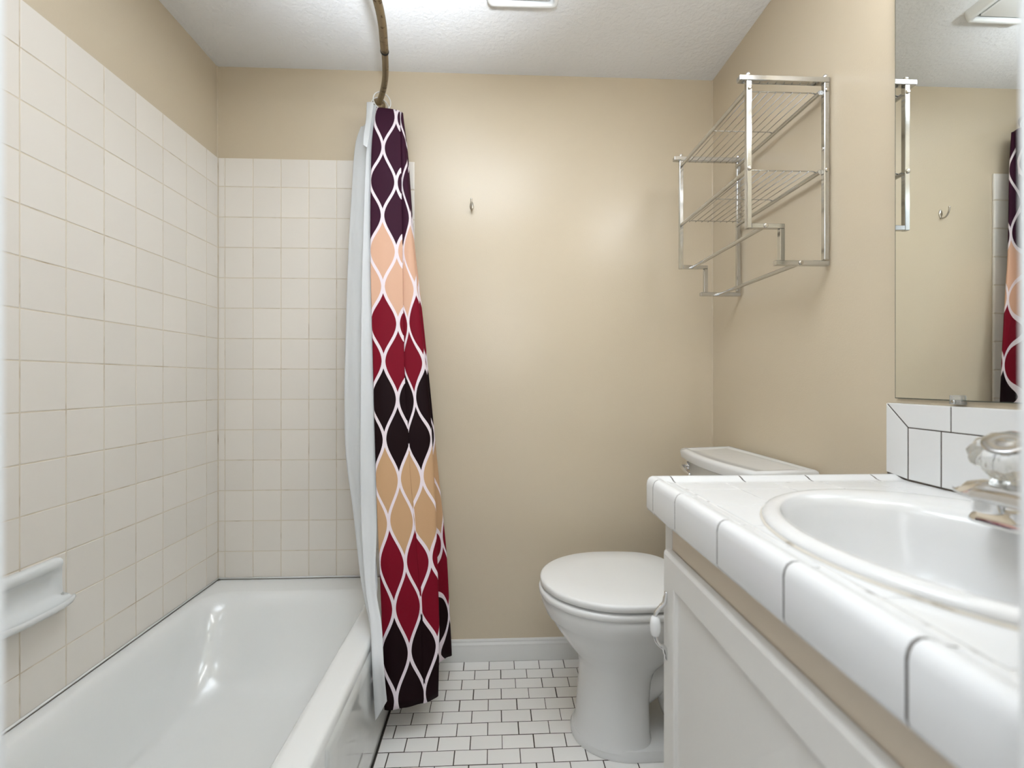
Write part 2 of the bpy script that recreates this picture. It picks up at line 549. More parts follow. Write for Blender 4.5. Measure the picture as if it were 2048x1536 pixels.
# ------------------------------------------------------------------ toilet
def egg(z, tip, back, hw, xc, n=40, nf=2.0, nb=2.6, yc=1.42):
    pts = []
    for j in range(n):
        a = 2 * math.pi * j / n
        c, s = math.cos(a), math.sin(a)
        e = nb if c > 0 else nf
        ax = back - xc if c > 0 else xc - tip
        x = xc + ax * math.copysign(abs(c) ** (2 / e), c)
        y = yc + hw * math.copysign(abs(s) ** (2 / e), s)
        pts.append((x, y, z))
    return pts
to = thing('toilet', (0.5, 1.42, 0), 'white two-piece toilet with closed lid beside the tiled vanity', 'toilet')
rings = [egg(0.001, .252, .80, .128, .42, nb=5), egg(.018, .250, .802, .130, .42, nb=5), egg(.030, .256, .795, .124, .42, nb=5)]
obj('base_plate', loft(rings), 'china', to, smooth=True, angle=45)
rings = [egg(.024, .2565, .500, .1235, .39, nb=3.2), egg(.036, .262, .496, .117, .39, nb=3.6), egg(.06, .267, .492, .113, .39, nb=4), egg(.15, .275, .490, .112, .39, nb=4), egg(.215, .279, .498, .114, .39, nb=3.6),
         egg(.245, .277, .512, .119, .39, nb=3.2), egg(.27, .268, .535, .128, .40, nb=3), egg(.31, .234, .575, .148, .40, nb=3), egg(.36, .199, .60, .171, .40, nb=3),
         egg(.395, .178, .622, .184, .40, nb=3), egg(.402, .168, .625, .188, .40, nb=3), egg(.43, .157, .628, .1945, .40, nb=3), egg(.452, .152, .628, .197, .40, nb=3), egg(.459, .156, .626, .194, .40, nb=3)]
obj('bowl', loft(rings), 'china', to, smooth=True, angle=60)
obj('trapway', tube(crom([(.46, 1.40, .17), (.53, 1.40, .21), (.585, 1.40, .16), (.615, 1.40, .085), (.68, 1.40, .075), (.73, 1.40, .14), (.75, 1.40, .26), (.75, 1.40, .42)], 6), 0.066, 16), 'china', to, smooth=True)
obj('tank_shelf', bbox(.575, .90, 1.30, 1.54, .395, .452, .015, 3), 'china', to, smooth=True)
def slab(z0, z1, tip, back, hw, xc, rr, nb):
    return loft([egg(z0, tip + rr, back - rr, hw - rr, xc, 56, nb=nb), egg(z0 + rr * .5, tip + rr * .15, back - rr * .15, hw - rr * .15, xc, 56, nb=nb), egg(z1 - rr * 1.2, tip, back, hw, xc, 56, nb=nb),
                 egg(z1 - rr * .4, tip + rr * .3, back - rr * .3, hw - rr * .3, xc, 56, nb=nb), egg(z1, tip + rr * 1.3, back - rr * 1.3, hw - rr * 1.3, xc, 56, nb=nb),
                 egg(z1 + 0.002, tip + .1, back - .1, hw - .08, xc, 56, nb=nb)])
obj('seat', slab(.4595, .482, .146, .625, .200, .39, .006, 3.6), 'seatplastic', to, smooth=True, angle=60)
obj('seat_bumper', box(.19, .205, 1.335, 1.355, .480, .489), 'seatplastic', to)
obj('seat_bumper', box(.40, .42, 1.245, 1.255, .480, .489), 'seatplastic', to)
obj('seat_lid', slab(.488, .511, .150, .630, .203, .40, .006, 3.2), 'seatplastic', to, smooth=True, angle=60)
for yy in (1.345, 1.495):
    obj('hinge', bbox(.625, .66, yy - .018, yy + .018, .455, .505, .006, 2), 'seatplastic', to, smooth=True)
def tankplan(z, f, g=0.0):
    # plan with a bowed front and clipped front corners
    pts = [(.908 - g, 1.180 + g), (.908 - g, 1.640 - g)]
    for k in range(13):
        t = k / 12
        yy = (1.606 - g) + (1.196 + g - 1.606 + g) * t - 0.03 * t
        pts.append((f + g - 0.026 * math.sin(math.pi * t) + 0.010 * t, yy, ))
    return [(a, b, z) for a, b in pts]
obj('tank', loft([tankplan(.450, .735, .03), tankplan(.47, .725, .02), tankplan(.86, .712, .012), tankplan(.868, .712, .012)]), 'china', to, smooth=True, angle=40)
obj('tank_lid', loft([tankplan(.862, .700, .008), tankplan(.866, .698, .002), tankplan(.888, .696, 0), tankplan(.896, .697, .002), tankplan(.9, .700, .007), tankplan(.9, .704, .014), tankplan(.8965, .706, .018), tankplan(.8965, .72, .04)]), 'china', to, smooth=True, angle=50)
lv = obj('flush_lever', tube(crom([(.715, 1.575, .838), (.700, 1.575, .838), (.690, 1.572, .838), (.684, 1.555, .834), (.682, 1.52, .826), (.682, 1.49, .822)], 5), [.006] * 10 + [.0065] * 16, 10), 'chrome', to, smooth=True)
obj('lever_escutcheon', lathe([(.016, 0), (.017, .003), (.013, .009), (.008, .012)], (.7135, 1.575, .838), (-1, 0, 0)), 'chrome', to, smooth=True)
obj('bolt_cap', lathe([(.014, 0), (.014, .008), (.010, .015), (.004, .018)], (.62, 1.312, .03)), 'china', to, smooth=True)

# ------------------------------------------------------------------ vanity cabinet
va = thing('vanity_cabinet', (0.66, 0.62, 0), 'white painted vanity cabinet carrying the tiled counter', 'cabinet')
obj('carcass', join(box(.396, XR - .002, YF + .002, .300, 0.06, .855), box(.396, XR - .002, .925, .942, 0, .855), box(.44, XR - .002, YF + .002, .93, 0.0, .12), box(.396, .41, .30, .925, 0.10, .855)), 'cabinet', va)
obj('top_rail', bbox(.376, .396, YF + .004, .906, .780, .8575, .001), 'rail', va, label='cream painted rail under the counter edge')
obj('stile', bbox(.3755, .396, .907, .943, 0.0, .8575, .0015), 'cabinet', va)
obj('bottom_rail', bbox(.376, .396, YF + .004, .906, .08, .14, .001), 'cabinet', va)
def door_geo():
    x0, x1 = .3555, .374
    y0, y1, z0, z1 = .300, .905, .11, .7945
    def R(x, i):
        return [(x, y0 + i, z0 + i * 1.15), (x, y1 - i, z0 + i * 1.15), (x, y1 - i, z1 - i * 1.15), (x, y0 + i, z1 - i * 1.15)]
    return loft([R(x1, 0), R(x0 + .006, 0), R(x0 + .003, .0012), R(x0, .005), R(x0, .052), R(x0 + .002, .055), R(x0 + .007, .058), R(x0 + .008, .066)])
dv = obj('cabinet_door', door_geo(), 'cabinet', va)
obj('handle_arm', tube(crom([(.3545, .884, .715), (.352, .884, .700), (.349, .884, .690), (.340, .884, .682), (.333, .884, .672), (.331, .884, .662)], 5), [.004] * 4 + [.0052] * 10 + [.0042] * 12, 10), 'chrome', dv, smooth=True, label='upper chrome arm of the door handle')
obj('handle_arm', tube(crom([(.331, .884, .628), (.333, .884, .616), (.340, .884, .606), (.349, .884, .600), (.352, .884, .592), (.3545, .884, .576)], 5), [.0042] * 12 + [.0052] * 10 + [.004] * 4, 10), 'chrome', dv, smooth=True, label='lower chrome arm of the door handle')
gr = lathe([(.0045, 0), (.0085, .003), (.0105, .012), (.0108, .02), (.0105, .028), (.0085, .038), (.0045, .041)], (.331, .884, .6245), (0, 0, 1), 16)
obj('porcelain_grip', gr, 'seatplastic', dv, smooth=True, label='white porcelain grip of the door handle')
obj('paint_chip', lathe([(.004, 0), (.003, .0012)], (.3635, .724, .335), (-1, 0, .1), 10), 'seatplastic', dv)

# ------------------------------------------------------------------ tiled countertop with backsplash
ZC = 0.931
SX, SY, SA, SB = .640, .545, .245, .268
ct = thing('countertop', (0.62, 0.62, 0.86), 'white tiled vanity countertop with dark joints and short backsplash', 'countertop')
def grid_with_hole(x0, x1, y0, y1, z0, z1, step, key=.905):
    nx, ny = max(1, round((x1 - x0) / step)), max(1, round((y1 - y0) / step))
    vs, fs, idx = [], [], {}
    def V(i, j, top):
        k = (i, j, top)
        if k not in idx:
            idx[k] = len(vs)
            vs.append((x0 + (x1 - x0) * i / nx, y0 + (y1 - y0) * j / ny, z1 if top else z0))
        return idx[k]
    def inside(i, j):
        x, y = x0 + (x1 - x0) * i / nx, y0 + (y1 - y0) * j / ny
        return ((x - SX) / SA) ** 2 + ((y - SY) / SB) ** 2 < key * key
    keep = {(i, j) for i in range(nx) for j in range(ny) if not any(inside(a, b) for a in (i, i + 1) for b in (j, j + 1))}
    for i, j in keep:
        fs.append((V(i, j, 1), V(i + 1, j, 1), V(i + 1, j + 1, 1), V(i, j + 1, 1)))
        for di, dj, a, b in ((-1, 0, (i, j), (i, j + 1)), (1, 0, (i + 1, j + 1), (i + 1, j)), (0, -1, (i + 1, j), (i, j)), (0, 1, (i, j + 1), (i + 1, j + 1))):
            if (i + di, j + dj) not in keep:
                fs.append((V(*a, 1), V(*b, 1), V(*b, 0), V(*a, 0)))
    return (vs, fs), len(keep), nx * ny
g, _, _ = grid_with_hole(.346, XR - .002, YF + .002, .960, .8605, ZC - .0007, .012)
obj('grout_bed', g, 'grout_white', ct)
mapC = lambda a, b, h: (a, b, ZC - .008 + h)
cx = [.3905, .4965, .604, .7115, .819, .9025]
cy = [.9165, .862, .7525, .643, .5335, .424, .3145, YF + .003]
for i in range(len(cx) - 1):
    for j in range(len(cy) - 1):
        a0, a1, b0, b1 = cx[i] + .001, cx[i + 1] - .001, cy[j + 1] + .001, cy[j] - .001
        far = max(((x - SX) / SA) ** 2 + ((y - SY) / SB) ** 2 for x in (a0, a1) for y in (b0, b1))
        cxn, cyn = min(max(SX, a0), a1), min(max(SY, b0), b1)
        near = ((cxn - SX) / SA) ** 2 + ((cyn - SY) / SB) ** 2
        if near > .9:
            tile(ct, 'countertile', mapC, a0, a1, b0, b1, .008, .0011, 'C')
        elif far > .95:
            g, k, n = grid_with_hole(a0, a1, b0, b1, ZC - .008, ZC, .011)
            if k:
                obj('tile', g, 'countertile', ct)
# V-cap edge tiles: d = distance inward from the outer face, z above the floor
VC = [(.006, .862), (.002, .865), (0, .871), (0, .921), (.0015, .929), (.005, .935), (.011, .9385), (.018, .9388), (.026, .9362), (.034, .9325), (.041, .931), (.0485, .9308), (.0485, .922), (.012, .922), (.012, .862)]
XE, YE = .338, .968
def vcap_front(y0, y1):
    b = .0008
    sec = lambda y, s: [(XE + d + (s if d < .012 else 0), y, zz - (s if zz > .925 else 0)) for d, zz in VC]
    return loft([sec(y0, b), sec(y0 + b, 0), sec(y1 - b, 0), sec(y1, b)])
def vcap_far(x0, x1):
    b = .0008
    sec = lambda x, s: [(x, YE - d - (s if d < .012 else 0), zz - (s if zz > .925 else 0)) for d, zz in VC]
    return loft([sec(x0, b), sec(x0 + b, 0), sec(x1 - b, 0), sec(x1, b)])
def vcap_corner(y0, x1):
    R = .016
    rings = [[(XE + d, y0, zz) for d, zz in VC]]
    c = Vector((XE + R, YE - R))
    for k in range(7):
        a = math.radians(180 - 90 * k / 6)
        ring = []
        for d, zz in VC:
            if d < R:
                q = c + Vector((math.cos(a), math.sin(a))) * (R - d)
            else:
                q = Vector((XE + d, YE - d))
            ring.append((q.x, q.y, zz))
        rings.append(ring)
    rings.append([(x1, YE - d, zz) for d, zz in VC])
    return loft(rings)
for y0, y1 in ((YF + .003, .3430), (.3455, .4955), (.498, .648), (.6505, .8035), (.806, .9165)):
    obj('edge_tile', vcap_front(y0, y1), 'countertile', ct, smooth=True, angle=40)
obj('edge_tile', vcap_corner(.919, .3885), 'countertile', ct, smooth=True, angle=40)
for x0, x1 in ((.391, .5445), (.547, .6955), (.698, .848), (.8505, .9185)):
    obj('edge_tile', vcap_far(x0, x1), 'countertile', ct, smooth=True, angle=40)
gi = [(d + .0006 if d < .03 else d, zz - .0006 if zz > .925 else zz + .0006) for d, zz in VC[:-3]] + [(.0485, .92), (.014, .92), (.014, .864)]
obj('edge_grout', join(loft([[(XE + d, y, zz) for d, zz in gi] for y in (YF + .005, .925)]), loft([[(x, YE - d, zz) for d, zz in gi] for x in (.384, .917)])), 'grout_dark', ct, smooth=True, angle=40)
# backsplash
XS = XR - .001
mapS = lambda a, b, h: (XS - h, a, b)
obj('splash_bed', box(XS - .0125, XS, YF + .004, .969, ZC - .003, 1.0975), 'grout_dark', ct)
hh = .0135
def splash(poly, ch=.0012):
    obj('backsplash_tile', prism(poly, hh, ch, mapS), 'countertile', ct)
splash([(.9195, .9345), (.971, .941), (.971, 1.0985), (.9195, 1.0475)])
splash([(.8295, 1.0487), (.917, 1.0487), (.9685, 1.0995), (.8295, 1.0995)])
yy = .8275
while yy > YF + .02:
    y0 = max(yy - .151, YF + .006)
    splash([(y0, 1.0487), (yy, 1.0487), (yy, 1.0995), (y0, 1.0995)])
    yy = y0 - .002
splash([(.8485, .934), (.9170, .9345), (.9170, 1.0465), (.8485, 1.0465)])
yy = .8462
while yy > YF + .02:
    y0 = max(yy - .1515, YF + .006)
    splash([(y0, .934), (yy, .934), (yy, 1.0465), (y0, 1.0465)])
    yy = y0 - .0022

# ------------------------------------------------------------------ oval sink
sk = thing('sink', (SX, SY, ZC), 'white oval drop-in sink set into the tiled counter', 'sink')
def oval(s, z, dx=0, sy=None, n=64):
    sy = s if sy is None else sy
    return [(SX + dx + SA * s * math.cos(2 * math.pi * k / n), SY + SB * sy * math.sin(2 * math.pi * k / n), z) for k in range(n)]
rg = [oval(.885, ZC - .012), oval(.89, ZC + .0006), oval(.93, ZC + .0008), oval(.995, ZC + .0015), oval(1.0, ZC + .005), oval(.99, ZC + .010), oval(.965, ZC + .0135), oval(.93, ZC + .0145),
      oval(.85, ZC + .0135, -.012, .885), oval(.76, ZC + .011, -.032, .85), oval(.72, ZC + .006, -.040, .825), oval(.695, ZC - .006, -.043, .80), oval(.67, ZC - .03, -.045, .77), oval(.62, ZC - .075, -.045, .71), oval(.52, ZC - .115, -.045, .60),
      oval(.36, ZC - .138, -.045, .42), oval(.15, ZC - .146, -.045, .17)]
obj('basin', loft(rg, False, True), 'sink', sk, smooth=True)
rg = [oval(1.012, ZC + .0003), oval(1.010, ZC + .002), oval(.992, ZC + .0035), oval(.97, ZC + .002)]
obj('caulk_ring', loft(rg, False, False), 'caulk', sk, smooth=True)
obj('drain', lathe([(.022, 0), (.022, .003), (.016, .004), (.014, .001)], (SX - .045, SY, ZC - .1465)), 'chrome', sk, smooth=True)

# ------------------------------------------------------------------ faucet: long bar spout over a foot plate, clear knob on top
fa = thing('faucet', (.735, .53, ZC + .0145), 'chrome basin faucet with clear fluted knob at the back of the sink', 'faucet')
ZF = ZC + .0125
def rbar(x0, x1, y0, y1, r, z, n=6):
    return rrect(x0, x1, y0, y1, r, z, n)
obj('base_plate', loft([rbar(.702, .780, .44, .630, .022, ZF), rbar(.702, .780, .44, .630, .022, ZF + .005), rbar(.705, .777, .443, .626, .02, ZF + .012), rbar(.714, .768, .455, .608, .016, ZF + .022), rbar(.722, .760, .47, .575, .014, ZF + .028)]), 'chrome', fa, smooth=True, angle=50)
obj('body', loft([rbar(.716, .768, .455, .562, .014, ZF + .01), rbar(.710, .765, .455, .556, .014, ZF + .03), rbar(.700, .762, .455, .553, .014, ZF + .045)]), 'chrome', fa, smooth=True, angle=50)
def spout():
    rings = []
    for yy, xa, xb, za, zb in ((.43, .662, .752, .985, 1.016), (.54, .660, .748, .985, 1.016), (.562, .658, .742, .985, 1.0155), (.575, .656, .735, .985, 1.0145), (.590, .655, .722, .9875, 1.010), (.598, .656, .712, .990, 1.002), (.601, .659, .707, .992, .997)):
        c = .006
        rings.append([(xa + c, yy, za), (xa + .001, yy, za + .003), (xa, yy, za + .007), (xa + .004, yy, (za * .4 + zb * .6)), (xa + .014, yy, zb - .0015), (xa + .02, yy, zb), (xb - c, yy, zb), (xb - .001, yy, zb - .004), (xb, yy, za + .006), (xb - c, yy, za)])
    return loft(rings)
obj('spout', spout(), 'chrome', fa, smooth=True, angle=35)
obj('aerator', lathe([(.0150, 0), (.0160, .002), (.0160, .018)], (.678, .572, .970), (0, 0, 1), 20), 'chrome', fa, smooth=True, angle=40)
kx = Vector((-.60, -.22, 1)).normalized()
ko = Vector((.712, .565, 1.0185))
kb = obj('knob', lathe([(.019, .0), (.0215, .001, .5), (.0245, .008, 1), (.029, .022, 1), (.032, .029, .6), (.035, .033, 1), (.0385, .039, 1), (.0385, .046, 1), (.035, .052, .6), (.027, .0555, .2), (.023, .0565)], ko, kx, 72, .06, 12), 'clear', fa, smooth=True, angle=50, label='clear fluted acrylic knob')
obj('knob_collar', lathe([(.022, -.006), (.0235, -.001), (.018, -.0005)], ko, kx, 24), 'brass', fa, smooth=True)
obj('knob_cap', lathe([(.0235, .0567), (.0235, .0595), (.021, .0605), (.014, .0590), (.006, .0600), (.001, .0602)], ko, kx, 32), 'satin', kb, smooth=True)

# ------------------------------------------------------------------ mirror
mr = thing('wall_mirror', (XR - .005, .62, 1.11), 'large frameless wall mirror above the tiled backsplash', 'mirror')
my0, my1, mz0, mz1 = YF + .006, .9575, 1.1105, 2.06
obj('glass_edge', box(XR - .006, XR - .0005, my0, my1, mz0, mz1), 'glassedge', mr)
obj('mirror_pane', box(XR - .0066, XR - .0061, my0 + .0018, my1 - .0018, mz0 + .0018, mz1 - .0018), 'mirror', mr)
for yy in (.822, .45):
    c = obj('mirror_clip', join(bbox(XR - .012, XR - .001, yy - .012, yy + .012, 1.1035, 1.1095, .001), bbox(XR - .013, XR - .0075, yy - .011, yy + .011, 1.1035, 1.122, .0015)), 'clip', mr, label='clear plastic clip')
    obj('clip_screw', lathe([(.0042, 0), (.0042, .002), (.002, .0028)], (XR - .013, yy + .002, 1.1085), (-1, 0, 0), 12), 'satin', c, smooth=True)

# ------------------------------------------------------------------ vanity light bar above the mirror (out of the frame)
lb = thing('vanity_light', (XR, .60, 2.17), 'chrome bar lamp with three frosted globe bulbs above the mirror', 'lamp')
obj('bar', bbox(XR - .03, XR - .001, .36, .84, 2.12, 2.22, .006, 2), 'chrome', lb, smooth=True, angle=40)
for yy in (.43, .60, .77):
    obj('socket', lathe([(.022, 0), (.022, .02), (.018, .026)], (XR - .030, yy, 2.17), (-1, 0, 0), 20), 'chrome', lb, smooth=True, angle=40)
    obj('bulb', lathe([(.016, 0), (.03, .012), (.044, .03), (.05, .052), (.044, .074), (.03, .09), (.012, .099), (.002, .1)], (XR - .052, yy, 2.17), (-1, 0, 0), 24), 'bulb', lb, smooth=True)

# ------------------------------------------------------------------ chrome wall rack over the toilet
rk = thing('wall_rack', (.80, 1.37, 1.48), 'chrome wire shelf rack hanging on the right wall above the toilet', 'shelf')
bw = .0135
def frame(yn, s):
    """one stepped end frame; s = +1 for the near one (outer face towards the door)"""
    a, b = yn, yn + bw
    f0, f1 = .684, .684 + bw          # front post
    r0, r1 = .9005, .9005 + bw        # rear post
    sq = lambda x0, x1, z0, z1, ya=a, yb=b: bbox(x0, x1, ya, yb, z0, z1, .0012, 1)
    obj('front_post', sq(f0, f1, 1.565, 1.966), 'satin', rk)
    obj('rear_post', sq(r0, r1, 1.482, 1.966), 'satin', rk)
    obj('top_bar', sq(f0 - .020, r1 + .001, 1.966, 1.980, a - .001, b + .004), 'satin', rk)
    obj('step_bar', sq(f1 + .0002, .790, 1.5655, 1.5785), 'satin', rk)
    obj('step_post', sq(.7765, .790, 1.478, 1.5653), 'satin', rk)
    obj('bottom_bar', sq(.764, r1 + .001, 1.4655, 1.479), 'satin', rk)
    for px in (f0 + bw / 2, r0 + bw / 2):
        obj('finial', lathe([(.0066, 0), (.0066, .007), (.005, .0105), (.001, .0115)], (px, (a + b) / 2, 1.979), (0, 0, 1), 12), 'chrome', rk, smooth=True)
    ys, dirn = (a, -1) if s > 0 else (b, 1)
    for px, pz in ((f0 + bw / 2, 1.946), (f0 + bw / 2, 1.727), (r0 + bw / 2, 1.946), (r0 + bw / 2, 1.727), (.736, 1.572), (.834, 1.472)):
        obj('screw', lathe([(.0062, 0), (.0062, .0015), (.0042, .0035), (.002, .003)], (px, ys, pz), (0, dirn, 0), 14), 'nickel', rk, smooth=True)
    obj('side_screw', lathe([(.0045, 0), (.0045, .0012), (.002, .002)], (r0, (a + b) / 2, 1.787), (-1, 0, 0), 12), 'chrome', rk, smooth=True)
YN, YFR = 1.152, 1.580
frame(YN, 1)
frame(YFR, -1)
for rx, rz, rr in ((.6907, 1.946, .0062), (.898, 1.946, .0062), (.6907, 1.727, .0062), (.898, 1.727, .0062), (.736, 1.572, .0062), (.834, 1.472, .0062)):
    obj('rod', tube([(rx, YN + bw, rz), (rx, YFR, rz)], rr, 12), 'satin', rk, smooth=True, angle=50)
for zz in (1.9535, 1.7345):
    for k in range(8):
        x = .6907 + (.898 - .6907) * (k + 1) / 9
        obj('shelf_wire', tube([(x, YN + .026, zz - .0015), (x, YFR - .012, zz - .0015)], .0014, 6), 'satin', rk, smooth=True)
    for yy in (YN + .030, (YN + YFR) / 2 + .007, YFR - .016):
        obj('cross_wire', tube([(.6907, yy, zz - .0012), (.70, yy, zz + .0015), (.89, yy, zz + .0015), (.898, yy, zz - .0012)], .0016, 6), 'satin', rk, smooth=True)

# ------------------------------------------------------------------ robe hook
hk = thing('robe_hook', (-.094, YB, 1.87), 'small nickel robe hook on the bare beige back wall', 'hook')
def plate():
    rings = []
    for s, h in ((1, 0), (1, .0015), (.8, .0035), (.3, .0045)):
        rr = []
        for k in range(20):
            a = 2 * math.pi * k / 20
            zz = math.sin(a)
            wd = .0085 * (1 if zz > 0 else 1 - .6 * abs(zz) ** 1.2)
            rr.append((-.094 + wd * s * math.cos(a), YB - h, 1.868 + .021 * s * zz))
        rings.append(rr)
    return loft(rings, False, True)
obj('backplate', plate(), 'nickel', hk, smooth=True)
obj('prong', tube(crom([(-.094, YB - .003, 1.852), (-.094, YB - .010, 1.848), (-.094, YB - .022, 1.850), (-.0935, YB - .033, 1.862), (-.0935, YB - .038, 1.878), (-.0935, YB - .038, 1.888)], 5), [.003] * 10 + [.0034] * 12 + [.004] * 3 + [.0026], 10), 'nickel', hk, smooth=True)
for zz in (1.881,):
    obj('hook_screw', lathe([(.003, 0), (.003, .001), (.001, .0016)], (-.094, YB - .0035, zz), (0, -1, 0), 10), 'nickel', hk, smooth=True)

# ------------------------------------------------------------------ exhaust fan on the ceiling
vx0, vx1, vy0, vy1 = -.022, .208, 1.185, 1.438
vt = thing('exhaust_fan', (.102, 1.31, HC), 'white square exhaust fan grille on the ceiling', 'fan')
zb = HC - .034
rings = [rrect(vx0 - .006, vx1 + .006, vy0 - .006, vy1 + .006, .022, HC), rrect(vx0 - .004, vx1 + .004, vy0 - .004, vy1 + .004, .022, HC - .012), rrect(vx0, vx1, vy0, vy1, .020, zb + .003), rrect(vx0 + .003, vx1 - .003, vy0 + .003, vy1 - .003, .018, zb),
         rrect(vx0 + .012, vx1 - .012, vy0 + .012, vy1 - .012, .012, zb), rrect(vx0 + .0145, vx1 - .0145, vy0 + .0145, vy1 - .0145, .011, zb + .003), rrect(vx0 + .016, vx1 - .016, vy0 + .016, vy1 - .016, .01, zb + .022)]
obj('frame', loft(rings, False, False), 'plastic', vt, smooth=True, angle=50)
obj('dark_backing', box(vx0 + .016, vx1 - .016, vy0 + .016, vy1 - .016, HC - .016, HC - .012), 'ventdark', vt)
obj('grille_panel', loft([rrect(vx0 + .026, vx1 - .026, vy0 + .026, vy1 - .026, .008, HC - .016), rrect(vx0 + .026, vx1 - .026, vy0 + .026, vy1 - .026, .008, zb + .006), rrect(vx0 + .028, vx1 - .028, vy0 + .028, vy1 - .028, .008, zb + .004)]), 'plastic', vt, smooth=True, angle=40)

# ------------------------------------------------------------------ curved shower rod
rodpts = crom([(-.455, .31, 2.275), (-.385, .62, 2.275), (-.350, .95, 2.275), (-.346, 1.30, 2.275), (-.371, 1.48, 2.275), (-.401, 1.617, 2.275), (-.436, 1.715, 2.275), (-.475, 1.795, 2.275)], 8)
k = 32
sr = thing('shower_rod', (-.475, 1.795, 2.275), 'curved tarnished brass shower rod over the bathtub', 'rod')
obj('outer_tube', tube(rodpts[:k + 2], .0135, 16), 'brass', sr, smooth=True)
obj('inner_tube', tube(rodpts[k:], .0112, 16), 'brass', sr, smooth=True)
obj('joint_collar', lathe([(.0140, -.004), (.0146, 0), (.0140, .004), (.0118, .007)], rodpts[k + 1], rodpts[k + 2] - rodpts[k], 20), 'dark', sr, smooth=True)
for q, ax in ((rodpts[-1], (0, -1, 0)), (Vector((-.455, YF + .002, 2.275)), (0, 1, 0))):
    obj('wall_flange', lathe([(.03, 0), (.03, .004), (.022, .012), (.0145, .02)], q + Vector((0, .004 * (1 if ax[1] < 0 else 0), 0)), ax, 24), 'brass', sr, smooth=True)

# ------------------------------------------------------------------ curtain and liner
def sheet(name, levels, seg, uvl, m, parent, thick, zz, t0=0, vmap=None, wob=0.0, sub=6):
    """levels: list of path rows (same point count); uvs: u value at each path point"""
    rows_ = []
    n = len(levels)
    P = []
    for i in range(n - 1):
        for s in range(sub):
            t = s / sub
            a, b, c, d = levels[max(i - 1, 0)], levels[i], levels[i + 1], levels[min(i + 2, n - 1)]
            row = []
            for j in range(len(b)):
                q = [Vector(x[j]) for x in (a, b, c, d)]
                row.append(0.5 * ((2 * q[1]) + (q[2] - q[0]) * t + (2 * q[0] - 5 * q[1] + 4 * q[2] - q[3]) * t * t + (3 * q[1] - q[0] - 3 * q[2] + q[3]) * t ** 3))
            P.append(row)
    P.append([Vector(x) for x in levels[-1]])
    vs, fs, uv = [], [], []
    uvs = uvl[0] if isinstance(uvl[0], list) else uvl
    for i, row in enumerate(P):
        if isinstance(uvl[0], list):
            k_ = min(i // sub, n - 2)
            f_ = i / sub - k_
            uvs = [p_ * (1 - f_) + q_ * f_ for p_, q_ in zip(uvl[k_], uvl[k_ + 1])]
        pts = crom(row, seg)
        us = crom([(u, 0, 0) for u in uvs], seg)
        for q, u in zip(pts, us):
            f = i / (len(P) - 1)
            q = q + Vector((0, wob * math.sin(u.x * 5.1 + f * 4) * (0.3 + 0.7 * f), 0))
            vs.append(tuple(q))
            uv.append((u.x, vmap(q.z) if vmap else q.z))
    c = (len(uvs) - 1) * seg + 1
    for i in range(len(P) - 1):
        for j in range(c - 1):
            fs.append((i * c + j, i * c + j + 1, (i + 1) * c + j + 1, (i + 1) * c + j))
    base = wloc(parent)
    me = bpy.data.meshes.new(name)
    me.from_pydata([tuple(Vector(v) - base) for v in vs], [], fs)
    me.materials.append(M[m])
    l = me.uv_layers.new(name='UVMap')
    for lo in me.loops:
        l.data[lo.index].uv = uv[lo.vertex_index]
    me.polygons.foreach_set('use_smooth', [True] * len(me.polygons))
    o = link(name, me, parent)
    md = o.modifiers.new('thickness', 'SOLIDIFY')
    md.thickness = thick
    md.offset = 0
    return o

# z, left edge, crease, right edge, rear fold (x, y each)
CU = [(2.205, -.455, 1.70, -.373, 1.715, -.361, 1.735, -.365, 1.755), (2.065, -.464, 1.672, -.364, 1.688, -.344, 1.709, -.346, 1.746), (1.869, -.461, 1.644, -.355, 1.66, -.325, 1.682, -.33, 1.737),
      (1.674, -.454, 1.615, -.346, 1.633, -.308, 1.656, -.314, 1.728), (1.478, -.444, 1.587, -.338, 1.606, -.285, 1.63, -.29, 1.719), (1.283, -.431, 1.559, -.328, 1.579, -.261, 1.603, -.268, 1.71),
      (1.087, -.419, 1.531, -.316, 1.551, -.236, 1.577, -.247, 1.70), (.892, -.406, 1.503, -.295, 1.524, -.22, 1.55, -.227, 1.691), (.696, -.392, 1.475, -.273, 1.497, -.205, 1.524, -.206, 1.682),
      (.501, -.375, 1.446, -.252, 1.47, -.195, 1.498, -.185, 1.673), (.305, -.360, 1.418, -.237, 1.442, -.186, 1.471, -.173, 1.664), (.11, -.347, 1.39, -.225, 1.415, -.186, 1.445, -.162, 1.655)]
lev = []
for i, (z, xl, yl, xc, yc_, xr, yr, xb, yb) in enumerate(CU):
    t = i / 11
    h = max(0.0, 1 - t * 1.5)                # depth of the hidden crease
    lev.append([(xl + .012, yl + .012, z), (xl, yl, z), (xl * .65 + xc * .35, yl * .65 + yc_ * .35 - .006, z), (xc - .004, yc_ - .004 * h, z), (xc + .001 * h, yc_ + .004 * h, z),
                (xc - .022 * h, yc_ + .020 * h + .001, z), (xc * .45 + xr * .55, yc_ * .45 + yr * .55 - .004, z), (xr, yr, z), (xr - .012, yr + .022, z), (xb - .030 - .02 * t, yb - .02 - .05 * t, z),
                (xb - .02, yb - .012, z), (xb, yb, z), (xb - .012, yb + .012, z), (xb - .05, yb + .018, z)])
cu = thing('shower_curtain', (-.40, 1.70, 2.27), 'plum red and tan ogee patterned shower curtain bunched at the rod end', 'curtain')
